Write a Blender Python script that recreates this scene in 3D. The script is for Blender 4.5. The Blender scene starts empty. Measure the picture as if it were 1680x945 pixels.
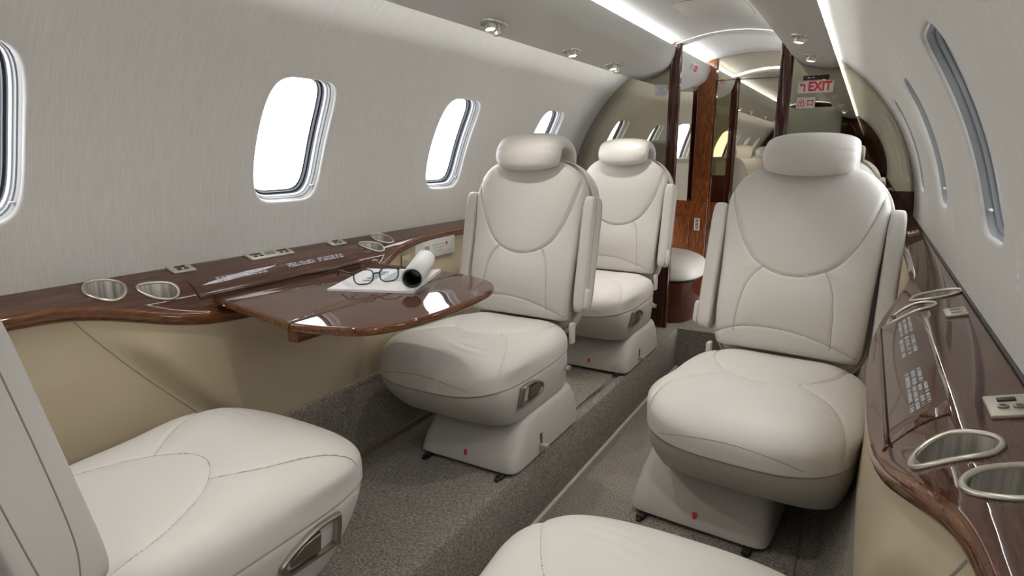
import bpy, bmesh, math, random
import numpy as np
from mathutils import Vector, Matrix
PI = math.pi
R_ = math.radians
random.seed(4)
SC = bpy.context.scene
COL = SC.collection

# ------------------------------------------------------------------ camera, world, exposure
cam_d = bpy.data.cameras.new('camera'); cam = bpy.data.objects.new('camera', cam_d); COL.objects.link(cam)
cam_d.sensor_fit = 'HORIZONTAL'; cam_d.sensor_width = 36.0
cam_d.lens = 36.0 * 1000.0 / 1680.0
cam_d.clip_start = 0.02; cam_d.clip_end = 200
cam.location = (0.64, 0.0, 1.17)
cam.rotation_euler = (R_(90 - 12.544), 0, R_(29.77))
SC.camera = cam
SC.view_settings.view_transform = 'Standard'
SC.view_settings.look = 'None'
SC.view_settings.gamma = 1.0
SC.view_settings.use_curve_mapping = False
SC.view_settings.exposure = 0.20
SKY = 6.0
COVE = 36.0
COVE_TOP = 34.0
SPOT = 8.0
world = bpy.data.worlds.new('sky'); SC.world = world; world.use_nodes = True
wn = world.node_tree.nodes; bg = wn['Background']
bg.inputs[0].default_value = (1.0, 0.995, 0.985, 1); bg.inputs[1].default_value = SKY
try:
    SC.cycles.max_bounces = 14; SC.cycles.diffuse_bounces = 8; SC.cycles.glossy_bounces = 6
    SC.cycles.caustics_reflective = False; SC.cycles.caustics_refractive = False
    SC.cycles.sample_clamp_indirect = 6.0
except Exception:
    pass

# ------------------------------------------------------------------ materials
def mat(name, col, rough=.5, metal=0., coat=0., spec=.5, build=None, **kw):
    m = bpy.data.materials.new(name); m.use_nodes = True
    nt = m.node_tree; b = nt.nodes['Principled BSDF']
    b.inputs['Base Color'].default_value = (*col, 1)
    b.inputs['Roughness'].default_value = rough
    b.inputs['Metallic'].default_value = metal
    b.inputs['Coat Weight'].default_value = coat
    b.inputs['Coat Roughness'].default_value = .03
    b.inputs['Specular IOR Level'].default_value = spec
    for k, v in kw.items(): b.inputs[k.replace('_', ' ')].default_value = v
    if build: build(nt, b)
    return m
def coords(nt, scale, rot=(0, 0, 0)):
    tc = nt.nodes.new('ShaderNodeTexCoord'); mp = nt.nodes.new('ShaderNodeMapping')
    mp.inputs['Scale'].default_value = scale; mp.inputs['Rotation'].default_value = rot
    nt.links.new(tc.outputs['Object'], mp.inputs['Vector']); return mp.outputs[0]
def noise(nt, vec, scale, detail=3, rough=.6, dist=0):
    n = nt.nodes.new('ShaderNodeTexNoise'); n.inputs['Scale'].default_value = scale
    n.inputs['Detail'].default_value = detail; n.inputs['Roughness'].default_value = rough
    n.inputs['Distortion'].default_value = dist
    nt.links.new(vec, n.inputs['Vector']); return n.outputs['Fac']
def ramp(nt, fac, stops):
    r = nt.nodes.new('ShaderNodeValToRGB')
    e = r.color_ramp.elements
    e[0].position, e[0].color = stops[0][0], (*stops[0][1], 1)
    e[1].position, e[1].color = stops[-1][0], (*stops[-1][1], 1)
    for p, c in stops[1:-1]:
        x = e.new(p); x.color = (*c, 1)
    nt.links.new(fac, r.inputs[0]); return r.outputs[0]
def bump(nt, b, h, strength, dist):
    n = nt.nodes.new('ShaderNodeBump'); n.inputs['Strength'].default_value = strength
    n.inputs['Distance'].default_value = dist
    nt.links.new(h, n.inputs['Height']); nt.links.new(n.outputs[0], b.inputs['Normal'])

def leather_b(base, amt=.04):
    def f(nt, b):
        v = coords(nt, (1, 1, 1))
        n1 = noise(nt, v, 5, 3)
        c0 = tuple(x * (1 - amt) for x in base); c1 = tuple(min(1, x * (1 + amt)) for x in base)
        nt.links.new(ramp(nt, n1, [(.3, c0), (.7, c1)]), b.inputs['Base Color'])
        n2 = noise(nt, v, 420, 3)
        bump(nt, b, n2, .10, .0006)
    return f
def fabric_b(nt, b):
    v = coords(nt, (14, 330, 14))
    n1 = noise(nt, v, 1.0, 4, .7)
    v2 = coords(nt, (260, 260, 260)); n2 = noise(nt, v2, 1, 2)
    a = nt.nodes.new('ShaderNodeMath'); a.operation = 'MULTIPLY_ADD'; a.inputs[1].default_value = .75
    nt.links.new(n1, a.inputs[0])
    m2 = nt.nodes.new('ShaderNodeMath'); m2.operation = 'MULTIPLY'; m2.inputs[1].default_value = .25
    nt.links.new(n2, m2.inputs[0]); nt.links.new(m2.outputs[0], a.inputs[2])
    nt.links.new(ramp(nt, a.outputs[0], [(.30, (.585, .570, .538)), (.5, (.64, .625, .592)), (.72, (.72, .705, .675))]), b.inputs['Base Color'])
    bump(nt, b, a.outputs[0], .35, .0012)
def carpet_b(nt, b):
    v = coords(nt, (1, 1, 1))
    n1 = noise(nt, v, 190, 3, .7); n2 = noise(nt, v, 7, 2)
    nt.links.new(ramp(nt, n1, [(.34, (.125, .112, .098)), (.46, (.225, .207, .183)), (.56, (.315, .292, .262)), (.70, (.46, .435, .40))]), b.inputs['Base Color'])
    bump(nt, b, n1, .6, .003)
def wood_b(cols, sc=(12, .9, 12), coat=True):
    def f(nt, b):
        v = coords(nt, sc)
        n1 = noise(nt, v, 6, 5, .6, .25)
        n2 = noise(nt, coords(nt, tuple(x * 6 for x in sc)), 9, 2)
        mx = nt.nodes.new('ShaderNodeMath'); mx.operation = 'MULTIPLY_ADD'; mx.inputs[1].default_value = .3
        nt.links.new(n2, mx.inputs[0]); 
        m2 = nt.nodes.new('ShaderNodeMath'); m2.operation = 'MULTIPLY'; m2.inputs[1].default_value = .7
        nt.links.new(n1, m2.inputs[0]); nt.links.new(m2.outputs[0], mx.inputs[2])
        nt.links.new(ramp(nt, mx.outputs[0], [(.36, cols[0]), (.5, cols[1]), (.64, cols[2])]), b.inputs['Base Color'])
    return f
def brushed_glints_b(nt, b):  # brushed grain plus bright bands painted in as reflections on the cup walls
    v = coords(nt, (45, 45, .5)); n1 = noise(nt, v, 1.4, 4)
    nt.links.new(ramp(nt, n1, [(.35, (.42, .40, .36)), (.5, (.72, .70, .65)), (.62, (.97, .95, .91))]), b.inputs['Base Color'])
M = {}
M['leather'] = mat('cream_leather', (.655, .637, .608), .42, spec=.35, build=leather_b((.655, .637, .608), .015))
M['vinyl'] = mat('taupe_vinyl', (.56, .543, .515), .5, spec=.3, build=leather_b((.56, .543, .515), .01))
M['shell'] = mat('back_shell_vinyl', (.63, .612, .583), .5, spec=.3, build=leather_b((.63, .612, .583), .01))
M['shaded_thread'] = mat('shaded_seam_thread', (.30, .27, .225), .8)  # stitching tone darkened to paint in the shade of the seam creases
M['handle'] = mat('warm_nickel', (.46, .42, .36), .33, metal=1)
M['fabric'] = mat('wall_fabric', (.5, .47, .42), .85, spec=.15, build=fabric_b)
M['headliner'] = mat('headliner', (.66, .655, .635), .8, spec=.15, build=leather_b((.66, .655, .635), .01))
M['valance'] = mat('valance_paint', (.54, .54, .52), .55, spec=.3, build=leather_b((.54, .54, .52), .01))
M['tan'] = mat('tan_leather', (.50, .425, .30), .5, spec=.3, build=leather_b((.50, .425, .30), .02))
M['carpet'] = mat('carpet', (.2, .18, .15), .95, spec=.05, build=carpet_b)
WC = [(.055, .024, .015), (.085, .040, .026), (.120, .060, .040)]
M['wood'] = mat('gloss_walnut', (.06, .02, .01), .5, coat=1.0, spec=.0, build=wood_b(WC))
M['wood_edge'] = mat('gloss_walnut_edge', (.12, .04, .01), .5, coat=1.0, spec=.0, build=wood_b([(.075, .026, .010), (.12, .044, .016), (.18, .070, .025)], (22, 3, 22)))
M['burl'] = mat('burl_veneer', (.3, .1, .03), .5, coat=1.0, spec=.0, build=wood_b([(.10, .026, .008), (.175, .052, .016), (.26, .090, .030)], (16, 16, 3)))
M['darkwood'] = mat('dark_mahogany', (.05, .012, .008), .5, coat=1.0, spec=.0, build=wood_b([(.035, .009, .006), (.055, .014, .009), (.08, .022, .013)], (20, 20, 2)))
M['nickel'] = mat('brushed_nickel_glints', (.6, .57, .5), .36, metal=.72, build=brushed_glints_b)
M['nickel_flat'] = mat('satin_nickel', (.66, .62, .54), .32, metal=1)
M['dark_metal'] = mat('dark_bronze', (.30, .27, .23), .35, metal=.9)
M['plate'] = mat('champagne_plate', (.62, .585, .50), .38, metal=.55)
M['chrome'] = mat('chrome', (.8, .8, .8), .12, metal=1)
M['mirror'] = mat('tinted_mirror', (.50, .47, .38), .015, metal=1)
M['mirror2'] = mat('door_mirror', (.62, .58, .48), .015, metal=1)
M['black'] = mat('black_plastic', (.012, .012, .013), .4)
M['rubber'] = mat('window_gasket', (.012, .017, .030), .45)
M['frame'] = mat('window_frame', (.20, .21, .225), .4)
M['lip'] = mat('window_lip', (.55, .56, .58), .4)
M['whitep'] = mat('white_plastic', (.78, .77, .74), .4)
M['greyp'] = mat('grey_plastic', (.35, .36, .38), .45)
M['strip'] = mat('aisle_strip', (.62, .61, .57), .5)
M['brownstrip'] = mat('cable_cover', (.22, .17, .13), .6)
M['red'] = mat('red_print', (.70, .02, .03), .5)
M['redtag'] = mat('red_tag', (.65, .05, .02), .5)
M['ink'] = mat('grey_ink', (.36, .42, .52), .6)
M['paper'] = mat('paper', (.80, .80, .80), .6)
M['print'] = mat('printed_blue', (.42, .55, .62), .6)
M['lcd'] = mat('lcd', (.20, .26, .19), .2)
M['cabinet'] = mat('pale_cabinet', (.50, .53, .48), .4)
M['inner'] = mat('magazine_cover', (.02, .022, .02), .35, build=wood_b([(.006, .006, .006), (.018, .022, .02), (.05, .035, .025)], (14, 14, 14)))
M['lettering'] = mat('pale_lettering', (.60, .63, .70), .5)
def emis(name, col, s):
    m = bpy.data.materials.new(name); m.use_nodes = True; nt = m.node_tree
    b = nt.nodes['Principled BSDF']; b.inputs['Base Color'].default_value = (*col, 1)
    b.inputs['Emission Color'].default_value = (*col, 1); b.inputs['Emission Strength'].default_value = s
    return m
M['led'] = emis('led_strip_light', (.98, .99, 1.0), COVE)
M['led_top'] = emis('led_ceiling_light', (.98, .99, 1.0), COVE_TOP)
M['lamp'] = emis('lamp_lens_light', (1, .93, .82), 9.0)
def glass_mat():
    m = bpy.data.materials.new('window_glass'); m.use_nodes = True; nt = m.node_tree
    nt.nodes.remove(nt.nodes['Principled BSDF']); out = nt.nodes['Material Output']
    t = nt.nodes.new('ShaderNodeBsdfTransparent'); t.inputs[0].default_value = (.97, .98, 1, 1)
    g = nt.nodes.new('ShaderNodeBsdfGlossy'); g.inputs['Roughness'].default_value = .02
    f = nt.nodes.new('ShaderNodeFresnel'); f.inputs[0].default_value = 1.3
    mx = nt.nodes.new('ShaderNodeMixShader')
    nt.links.new(f.outputs[0], mx.inputs[0]); nt.links.new(t.outputs[0], mx.inputs[1]); nt.links.new(g.outputs[0], mx.inputs[2])
    nt.links.new(mx.outputs[0], out.inputs[0]); return m
M['glass'] = glass_mat()

# ------------------------------------------------------------------ mesh helpers
def mk(name, verts, faces, m=None, smooth=True, auto=None):
    me = bpy.data.meshes.new(name)
    me.from_pydata([tuple(map(float, v)) for v in verts], [], faces); me.update()
    if m: me.materials.append(M[m] if isinstance(m, str) else m)
    if smooth:
        me.polygons.foreach_set('use_smooth', [True] * len(me.polygons))
        if auto is not None:
            try: me.set_sharp_from_angle(angle=R_(auto))
            except Exception: pass
    return me
def link(name, me, parent=None, loc=(0, 0, 0), rot=(0, 0, 0), label=None, cat=None, group=None, kind=None):
    o = bpy.data.objects.new(name, me); COL.objects.link(o)
    o.location = loc; o.rotation_euler = rot
    if parent is not None: o.parent = parent
    if label: o['label'] = label
    if cat: o['category'] = cat
    if group: o['group'] = group
    if kind: o['kind'] = kind
    return o
def empty(name, loc, rz=0, **k): return link(name, None, None, loc, (0, 0, rz), **k)
class MB:
    def __init__(s): s.v = []; s.f = []
    def add(s, v, f):
        n = len(s.v); s.v += [tuple(x) for x in v]; s.f += [tuple(i + n for i in q) for q in f]; return s
    def mesh(s, name, m, smooth=True, auto=40): return mk(name, s.v, s.f, m, smooth, auto)
def loft(rings, cap=True, closed=False):
    n = len(rings[0]); v = [p for r in rings for p in r]; f = []
    K = len(rings)
    for i in range(K if closed else K - 1):
        a = i * n; b = ((i + 1) % K) * n
        for j in range(n):
            k = (j + 1) % n
            f.append((a + j, a + k, b + k, b + j))
    if cap and not closed:
        f.append(tuple(range(n - 1, -1, -1))); f.append(tuple((K - 1) * n + j for j in range(n)))
    return v, f
def tube(pts, r, seg=8, closed=False):
    P = [Vector(p) for p in pts]; n = len(P); rings = []
    up = None
    for i in range(n):
        if closed: t = (P[(i + 1) % n] - P[i - 1])
        else: t = P[min(i + 1, n - 1)] - P[max(i - 1, 0)]
        t.normalize()
        if up is None:
            up = Vector((0, 0, 1)) if abs(t.z) < .9 else Vector((1, 0, 0))
        s = t.cross(up); s.normalize(); up = s.cross(t); up.normalize()
        rr = r[i] if isinstance(r, (list, tuple)) else r
        rings.append([P[i] + s * rr * math.cos(2 * PI * j / seg) + up * rr * math.sin(2 * PI * j / seg) for j in range(seg)])
    return loft(rings, True, closed)
def box(cx, cy, cz, sx, sy, sz, bev=0., seg=3):
    bm = bmesh.new(); bmesh.ops.create_cube(bm, size=1)
    for v in bm.verts: v.co = Vector((cx + v.co.x * sx, cy + v.co.y * sy, cz + v.co.z * sz))
    if bev: bmesh.ops.bevel(bm, geom=bm.edges[:], offset=bev, segments=seg, profile=.5, affect='EDGES')
    bm.verts.ensure_lookup_table()
    out = [tuple(v.co) for v in bm.verts], [tuple(v.index for v in f.verts) for f in bm.faces]
    bm.free(); return out
def spline(pts, n=8, closed=False):
    P = [np.array(p, float) for p in pts]; out = []; N = len(P)
    rng = range(N if closed else N - 1)
    for i in rng:
        if closed: a, b, c, d = P[(i - 1) % N], P[i], P[(i + 1) % N], P[(i + 2) % N]
        else: a, b, c, d = P[max(i - 1, 0)], P[i], P[i + 1], P[min(i + 2, N - 1)]
        for k in range(n):
            t = k / n
            out.append(.5 * (2 * b + (c - a) * t + (2 * a - 5 * b + 4 * c - d) * t * t + (3 * b - a - 3 * c + d) * t ** 3))
    if not closed: out.append(P[-1])
    return np.array(out)
def sup(A, B, n, N=200, cx=0, cy=0, start=-PI / 2):
    t = start + np.arange(N) * 2 * PI / N
    c, s = np.cos(t), np.sin(t)
    return np.stack([cx + A * np.sign(c) * np.abs(c) ** (2 / n), cy + B * np.sign(s) * np.abs(s) ** (2 / n)], 1)
def resample(P, n, closed=True):
    Q = np.vstack([P, P[:1]]) if closed else P
    d = np.r_[0, np.cumsum(np.linalg.norm(np.diff(Q, axis=0), axis=1))]
    t = np.linspace(0, d[-1], n, endpoint=not closed)
    return np.stack([np.interp(t, d, Q[:, k]) for k in range(Q.shape[1])], 1)
def rring(A, B, n, N, z, cx=0, cy=0):
    P = resample(sup(A, B, n, 400, cx, cy), N); return [(p[0], p[1], z) for p in P]
def prism(poly, z0, z1, bev=0.0, seg=3):
    bm = bmesh.new(); vs = [bm.verts.new((p[0], p[1], z0)) for p in poly]; f = bm.faces.new(vs)
    r = bmesh.ops.extrude_face_region(bm, geom=[f])
    nv = [g for g in r['geom'] if isinstance(g, bmesh.types.BMVert)]
    for v in nv: v.co.z = z1
    bmesh.ops.recalc_face_normals(bm, faces=bm.faces[:])
    if bev:
        es = [e for e in bm.edges if len(e.link_faces) == 2 and e.calc_face_angle(0) > .6 and abs(e.verts[0].co.z - e.verts[1].co.z) < 1e-6]
        bmesh.ops.bevel(bm, geom=es, offset=bev, segments=seg, profile=.5, affect='EDGES')
    bm.verts.ensure_lookup_table(); bm.verts.index_update()
    out = [tuple(v.co) for v in bm.verts], [tuple(v.index for v in f.verts) for f in bm.faces]
    bm.free(); return out
def xf(vf, mtx): return [mtx @ Vector(p) for p in vf[0]], vf[1]

def seamdist(x, y, lines):
    d = np.full(x.shape, 9.)
    for L in lines:
        L = np.array(L)
        for i in range(len(L) - 1):
            a, b = L[i], L[i + 1]; ab = b - a; l2 = (ab ** 2).sum() + 1e-12
            t = np.clip(((x - a[0]) * ab[0] + (y - a[1]) * ab[1]) / l2, 0, 1)
            d = np.minimum(d, np.hypot(x - a[0] - t * ab[0], y - a[1] - t * ab[1]))
    return d
def pad(outline, Hup, Hdn, k=4, N=40, center=(0, 0), kd=3, warp=None, disp=None, nb=8):
    """closed cushion: outline in the plane (start bottom-mid, ccw), superellipse profile above and below"""
    nr = 8 * N
    O = resample(outline, nr)
    C = np.array(center, float)
    Rm = np.mean(np.linalg.norm(O - C, axis=1))
    ph = np.linspace(0, PI / 2, 400)
    rho = np.sin(ph) ** (2 / k); h = np.cos(ph) ** (2 / k)
    dl = np.r_[0, np.cumsum(np.hypot(np.diff(rho) * Rm, np.diff(h) * Hup))]
    ms = np.linspace(0, dl[-1], N + 1)
    RH = np.interp(ms, dl, rho); HH = np.interp(ms, dl, h) * Hup
    ii, jj = np.meshgrid(np.arange(-N, N + 1), np.arange(-N, N + 1), indexing='ij')
    m = np.maximum(abs(ii), abs(jj)); mm = np.maximum(m, 1)
    a = ii / mm; b = jj / mm
    # perimeter parameter starting at (0,-1) going to +x
    p = np.where((b <= -1 + 1e-9), a, 0.)
    p = np.where((a >= 1 - 1e-9) & (b > -1 + 1e-9), 2 + b, p)
    p = np.where((b >= 1 - 1e-9) & (a < 1 - 1e-9), 4 - a, p)
    p = np.where((a <= -1 + 1e-9) & (b < 1 - 1e-9) & (b > -1 + 1e-9), 6 - b, p)
    p = np.mod(p, 8)
    idx = p * nr / 8
    i0 = np.floor(idx + 1e-6).astype(int) % nr; fr = np.clip(idx - np.floor(idx + 1e-6), 0, 1)[..., None]
    Op = O[i0] * (1 - fr) + O[(i0 + 1) % nr] * fr
    r = RH[m][..., None]
    P2 = C + (Op - C) * r; P2[m == 0] = C
    Z = HH[m]
    S = 2 * N + 1
    verts = np.stack([P2[..., 0], P2[..., 1], Z], -1).reshape(-1, 3)
    faces = [(i * S + j, (i + 1) * S + j, (i + 1) * S + j + 1, i * S + j + 1) for i in range(2 * N) for j in range(2 * N)]
    ntop = len(verts)
    # rim index list in perimeter order
    rim = []
    for q in range(nr):
        pp = q * 8 / nr
        if pp < 1 or pp >= 7: aa = pp if pp < 1 else pp - 8; ij = (round(aa * N), -N)
        elif pp < 3: ij = (N, round((pp - 2) * N))
        elif pp < 5: ij = (round((4 - pp) * N), N)
        else: ij = (-N, round((6 - pp) * N))
        rim.append((ij[0] + N) * S + ij[1] + N)
    V = [verts]; prev = rim; off = ntop
    for s in range(1, nb + 1):
        f_ = s / (nb + 1) * PI / 2
        rr = math.cos(f_) ** (2 / kd); hh = math.sin(f_) ** (2 / kd) * Hdn
        ring = C + (O - C) * rr
        V.append(np.c_[ring, np.full(nr, -hh)])
        cur = [off + q for q in range(nr)]
        for q in range(nr):
            q2 = (q + 1) % nr
            faces.append((prev[q2], prev[q], cur[q], cur[q2]))
        prev = cur; off += nr
    V.append(np.array([[C[0], C[1], -Hdn]]))
    for q in range(nr): faces.append((prev[(q + 1) % nr], prev[q], off))
    V = np.vstack(V)
    if warp is not None: V = warp(V)
    if disp is not None:
        me = bpy.data.meshes.new('t'); me.from_pydata(V.tolist(), [], faces); me.update()
        nrm = np.zeros(len(V) * 3); me.vertices.foreach_get('normal', nrm); nrm = nrm.reshape(-1, 3)
        bpy.data.meshes.remove(me)
        d = disp(V[:ntop, 0], V[:ntop, 1])
        cz = nrm[:ntop, 2]
        V[:ntop] += nrm[:ntop] * (d * np.clip(cz * 2.5, 0, 1))[:, None]
    return V, faces
from mathutils.bvhtree import BVHTree
def seam_mesh(V, F, lines, axis, r=.0011, sink=.0004):
    bv = BVHTree.FromPolygons([Vector(p) for p in V], F); b = MB()
    for L in lines:
        pts = []
        for p in resample(np.array(L), 60, False):
            if axis == 'z': o_, d_ = Vector((p[0], p[1], 2)), Vector((0, 0, -1))
            else: o_, d_ = Vector((-p[0], 2, p[1])), Vector((0, -1, 0))
            h = bv.ray_cast(o_, d_)
            if h[0] is not None: pts.append(h[0] - h[1] * sink)
        if len(pts) > 3: b.add(*tube(pts, r, 5))
    return b.mesh('seam', 'shaded_thread')
def groove(lines, depth=.0045, w=.0045, puff=.004, wp=.03):
    def f(x, y):
        d = seamdist(x, y, lines)
        return -depth * np.exp(-(d / w) ** 2) - puff * np.exp(-(d / wp) ** 2)
    return f

# ------------------------------------------------------------------ cabin shell
RC, ZC = .84, .89
Y0, Y1, Y2 = -1.7, 3.27, 4.07
WIN_Y = [-1.075, -.305, .465, 1.237, 2.005, 2.775, 3.54]
def cyl(side, ph, y, r=RC): return (side * r * math.cos(ph), y, ZC + r * math.sin(ph))
WPH, WHH, WHW = R_(21.9), .179, .120     # window centre angle, half arc height, half width
def wout(ins, n):
    P = sup(WHW - ins, WHH - ins, 5.2, 400); P[:, 0] *= 1 - .07 * (P[:, 1] / WHH) ** 2
    return resample(P, n)
def build_wall(side, name):
    b = MB(); pa, pb = R_(-6), R_(57)
    def patch(y0, y1, p0, p1):
        ny = max(1, int((y1 - y0) / .05)); npn = max(1, int(round((p1 - p0) / R_(1.0))))
        v = [cyl(side, p0 + (p1 - p0) * j / npn, y0 + (y1 - y0) * i / ny) for i in range(ny + 1) for j in range(npn + 1)]
        f = []
        for i in range(ny):
            for j in range(npn):
                a = i * (npn + 1) + j
                q = (a, a + 1, a + npn + 2, a + npn + 1)
                f.append(q if side > 0 else q[::-1])
        b.add(v, f)
    y = Y0
    for wy in WIN_Y:
        patch(y, wy - .2, pa, pb); y = wy + .2
    patch(y, Y2, pa, pb)
    pc0, pc1 = R_(5), R_(39)
    hh = (pc1 - pc0) / 2 * RC; pm = (pc0 + pc1) / 2
    for wy in WIN_Y:
        patch(wy - .2, wy + .2, pa, pc0); patch(wy - .2, wy + .2, pc1, pb)
        n = 96
        t = np.arange(n) * 2 * PI / n
        L_ = lambda a, c, k: [(a[0] + (c[0] - a[0]) * q / k, a[1] + (c[1] - a[1]) * q / k) for q in range(k)]
        rect = np.array(L_((0, -hh), (.2, -hh), 10) + L_((.2, -hh), (.2, hh), 28) + L_((.2, hh), (-.2, hh), 20) + L_((-.2, hh), (-.2, -hh), 28) + L_((-.2, -hh), (0, -hh), 10))
        # start matched: bottom mid, ccw
        hole = wout(0, n); hole[:, 1] += (WPH - pm) * RC
        rings = []
        for s, dr in [(0, 0), (.25, 0), (.5, 0), (.7, 0), (.82, 0), (.9, 0), (.95, .0006), (.98, .0025), (1, .007)]:
            P = rect * (1 - s) + hole * s
            rings.append([cyl(side, pm + p[1] / RC, wy + p[0], RC + dr) for p in P])
        v, f = loft(rings, cap=False)
        b.add(v, f if side < 0 else [q[::-1] for q in f])
    return b.mesh(name, 'fabric')
link('wall_left', build_wall(-1, 'wall_left'), kind='structure')
link('wall_right', build_wall(1, 'wall_right'), kind='structure')

def build_window(side, wy, idx):
    def ring(ins, dep, n=72):
        P = wout(ins, n)
        return [cyl(side, WPH + p[1] / RC, wy + p[0], RC + dep) for p in P]
    def part(name, prof, m, parent):
        v, f = loft([ring(*p) for p in prof], cap=False)
        if side > 0: f = [q[::-1] for q in f]
        return link(name, mk(name, v, f, m, True, 35), parent)
    root = link('window_%d' % idx, None, None, cyl(side, WPH, wy), kind='structure')
    def sub(name, prof, m):
        o = part(name, prof, m, root); o.location = -Vector(cyl(side, WPH, wy)); return o
    sub('window_frame', [(-.001, .006), (.001, .010), (.0025, .018), (.005, .0195), (.0065, .028)], 'frame')
    sub('inner_lip', [(.0060, .0275), (.0085, .0280), (.0105, .0310), (.0110, .0350)], 'lip')
    sub('gasket', [(.011, .035), (.012, .042), (.0165, .044), (.0175, .052), (.021, .054)], 'rubber')
    n = 72
    r1 = ring(.019, .052); v = r1 + [tuple(sum(p[i] for p in r1) / n for i in range(3))]
    f = [(j, (j + 1) % n, n) for j in range(n)]
    g = link('pane', mk('pane', v, f, 'glass'), root); g.location = -Vector(cyl(side, WPH, wy))
    # shade latch at the lower forward corner
    q = MB(); c = Vector(cyl(side, WPH - (WHH - .03) / RC, wy + WHW - .012, RC + .016))
    q.add(*box(*c, .008, .010, .018, .003)); q.add(*box(c.x - side * .004, c.y - .006, c.z + .008, .006, .012, .005, .002))
    lt = link('latch', q.mesh('latch', 'whitep'), root); lt.location = -Vector(cyl(side, WPH, wy))
i = 1
for side in (-1, 1):
    for wy in WIN_Y:
        build_window(side, wy, i); i += 1
for side in (-1, 1):        # daylight enters through the windows: portals
    for wy in WIN_Y:
        ld = bpy.data.lights.new('daylight', 'AREA'); ld.shape = 'RECTANGLE'; ld.size = .24; ld.size_y = .36
        lo = bpy.data.objects.new('daylight', ld); COL.objects.link(lo)
        lo.location = cyl(side, WPH, wy, RC + .065)
        d = Vector((-side * math.cos(WPH), 0, -math.sin(WPH)))
        lo.rotation_euler = d.to_track_quat('-Z', 'Y').to_euler()
        ld.cycles.is_portal = True

# ceiling
b = MB(); A = [R_(50 + 80 * j / 60) for j in range(61)]
def ceil_sec(y, r): return [(r * math.cos(a), y, ZC + r * math.sin(a)) for a in A]
def ceil_patch(ya, yb, r, n):
    rings = [ceil_sec(ya + (yb - ya) * i / n, r) for i in range(n + 1)]
    v = [p for q in rings for p in q]; f = []
    for i in range(n):
        for j in range(60):
            a = i * 61 + j; f.append((a, a + 61, a + 62, a + 1))
    b.add(v, f)
ceil_patch(Y0, Y1 - .005, .862, 30); ceil_patch(Y1 + .012, Y2, .872, 6)
link('ceiling', b.mesh('ceiling', 'headliner'), kind='structure')
# ceiling joint trim at the partition
v, f = tube([(.85 * math.cos(a), Y1, ZC + .85 * math.sin(a)) for a in [R_(70 + 40 * j / 30) for j in range(31)]], .011)
link('trim_1', mk('trim', v, f, 'headliner'), kind='structure')

# valances
VP = spline([(.262, 1.690), (.264, 1.668), (.272, 1.640), (.290, 1.605), (.333, 1.574), (.385, 1.557), (.44, 1.549), (.466, 1.549), (.4775, 1.552), (.4785, 1.557)], 6)
def valance(side):
    rings = []
    for y in np.linspace(Y0, Y2 - .002, 40): rings.append([(side * p[0], y, p[1]) for p in VP])
    inner = []
    n = len(VP); v = [p for r in rings for p in r]; f = []
    for i in range(len(rings) - 1):
        for j in range(n - 1):
            a = i * n + j; q = (a, a + n, a + n + 1, a + 1); f.append(q if side < 0 else q[::-1])
    me = mk('valance', v, f, 'valance')
    return me
for s, nm in ((-1, 'trim_2'), (1, 'trim_3')):
    o = link(nm, valance(s), kind='structure')
    sol = o.modifiers.new('solid', 'SOLIDIFY'); sol.thickness = .004; sol.offset = 0
# LED strips inside the coves
def strip(p0, p1, y0, y1, mname):
    n = int((y1 - y0) / .1); v = []; f = []
    for i in range(n + 1):
        y = y0 + (y1 - y0) * i / n; v += [(p0[0], y, p0[1]), (p1[0], y, p1[1])]
    for i in range(n): f.append((2 * i, 2 * i + 1, 2 * i + 3, 2 * i + 2))
    return mk('led_strip', v, f, mname, False)
for s, w in ((-1, 'left'), (1, 'right')):
    for (a, c, mm, what) in (((.466, 1.579), (.475, 1.576), 'led', 'wall'), ((.285, 1.662), (.275, 1.690), 'led_top', 'ceiling')):
        for (ya, yb, tx) in ((Y0 + .02, Y1 - .03, 'main cabin'), (Y1 + .03, Y2 - .02, 'forward vestibule')):
            link('led_strip', strip((s * a[0], a[1]), (s * c[0], c[1]), ya, yb, mm),
                 label='white LED light strip hidden in the %s cove, washing the %s, %s' % (w, what, tx), cat='light', group=None)

# floor: raised sides, dropped aisle, carpeted kick walls
FP = [(-.75, .50), (-.705, .47), (-.70, .40), (-.685, .29), (-.672, .24), (-.655, .22), (-.30, .22), (-.188, .22), (-.177, .217), (-.172, .208), (-.172, .01), (-.165, 0), (.170, 0), (.177, .01), (.177, .208), (.182, .217), (.193, .22), (.45, .22), (.60, .22), (.635, .235), (.66, .29), (.688, .40), (.695, .47), (.75, .50)]
b = MB(); v = []; ys = np.linspace(Y0, Y1, 30)
for y in ys: v += [(x, y, z) for x, z in FP]
n = len(FP); f = [(i * n + j, i * n + j + 1, (i + 1) * n + j + 1, (i + 1) * n + j) for i in range(len(ys) - 1) for j in range(n - 1)]
b.add(v, f)
# vestibule floor (level with the raised floor) and its riser
b.add([(-.8, Y1, .22), (.8, Y1, .22), (.8, Y2, .22), (-.8, Y2, .22), (-.21, Y1, -.01), (.21, Y1, -.01), (-.21, Y1, .22), (.21, Y1, .22)], [(0, 1, 2, 3), (4, 5, 7, 6)])
link('floor', b.mesh('floor', 'carpet', True, 30), kind='structure')
link('trim_4', MB().add(*box(-.1655, (Y0 + Y1) / 2, .004, .011, Y1 - Y0 - .02, .010, .002)).mesh('t', 'strip'), kind='structure')
link('trim_5', MB().add(*box(-.662, (Y0 + Y1) / 2, .228, .014, Y1 - Y0 - .02, .026, .004)).mesh('t', 'brownstrip'), kind='structure')
link('trim_6', MB().add(*box(.592, (Y0 + Y1) / 2, .221, .006, Y1 - Y0 - .02, .006, .002)).mesh('t', 'brownstrip'), kind='structure')

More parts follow.
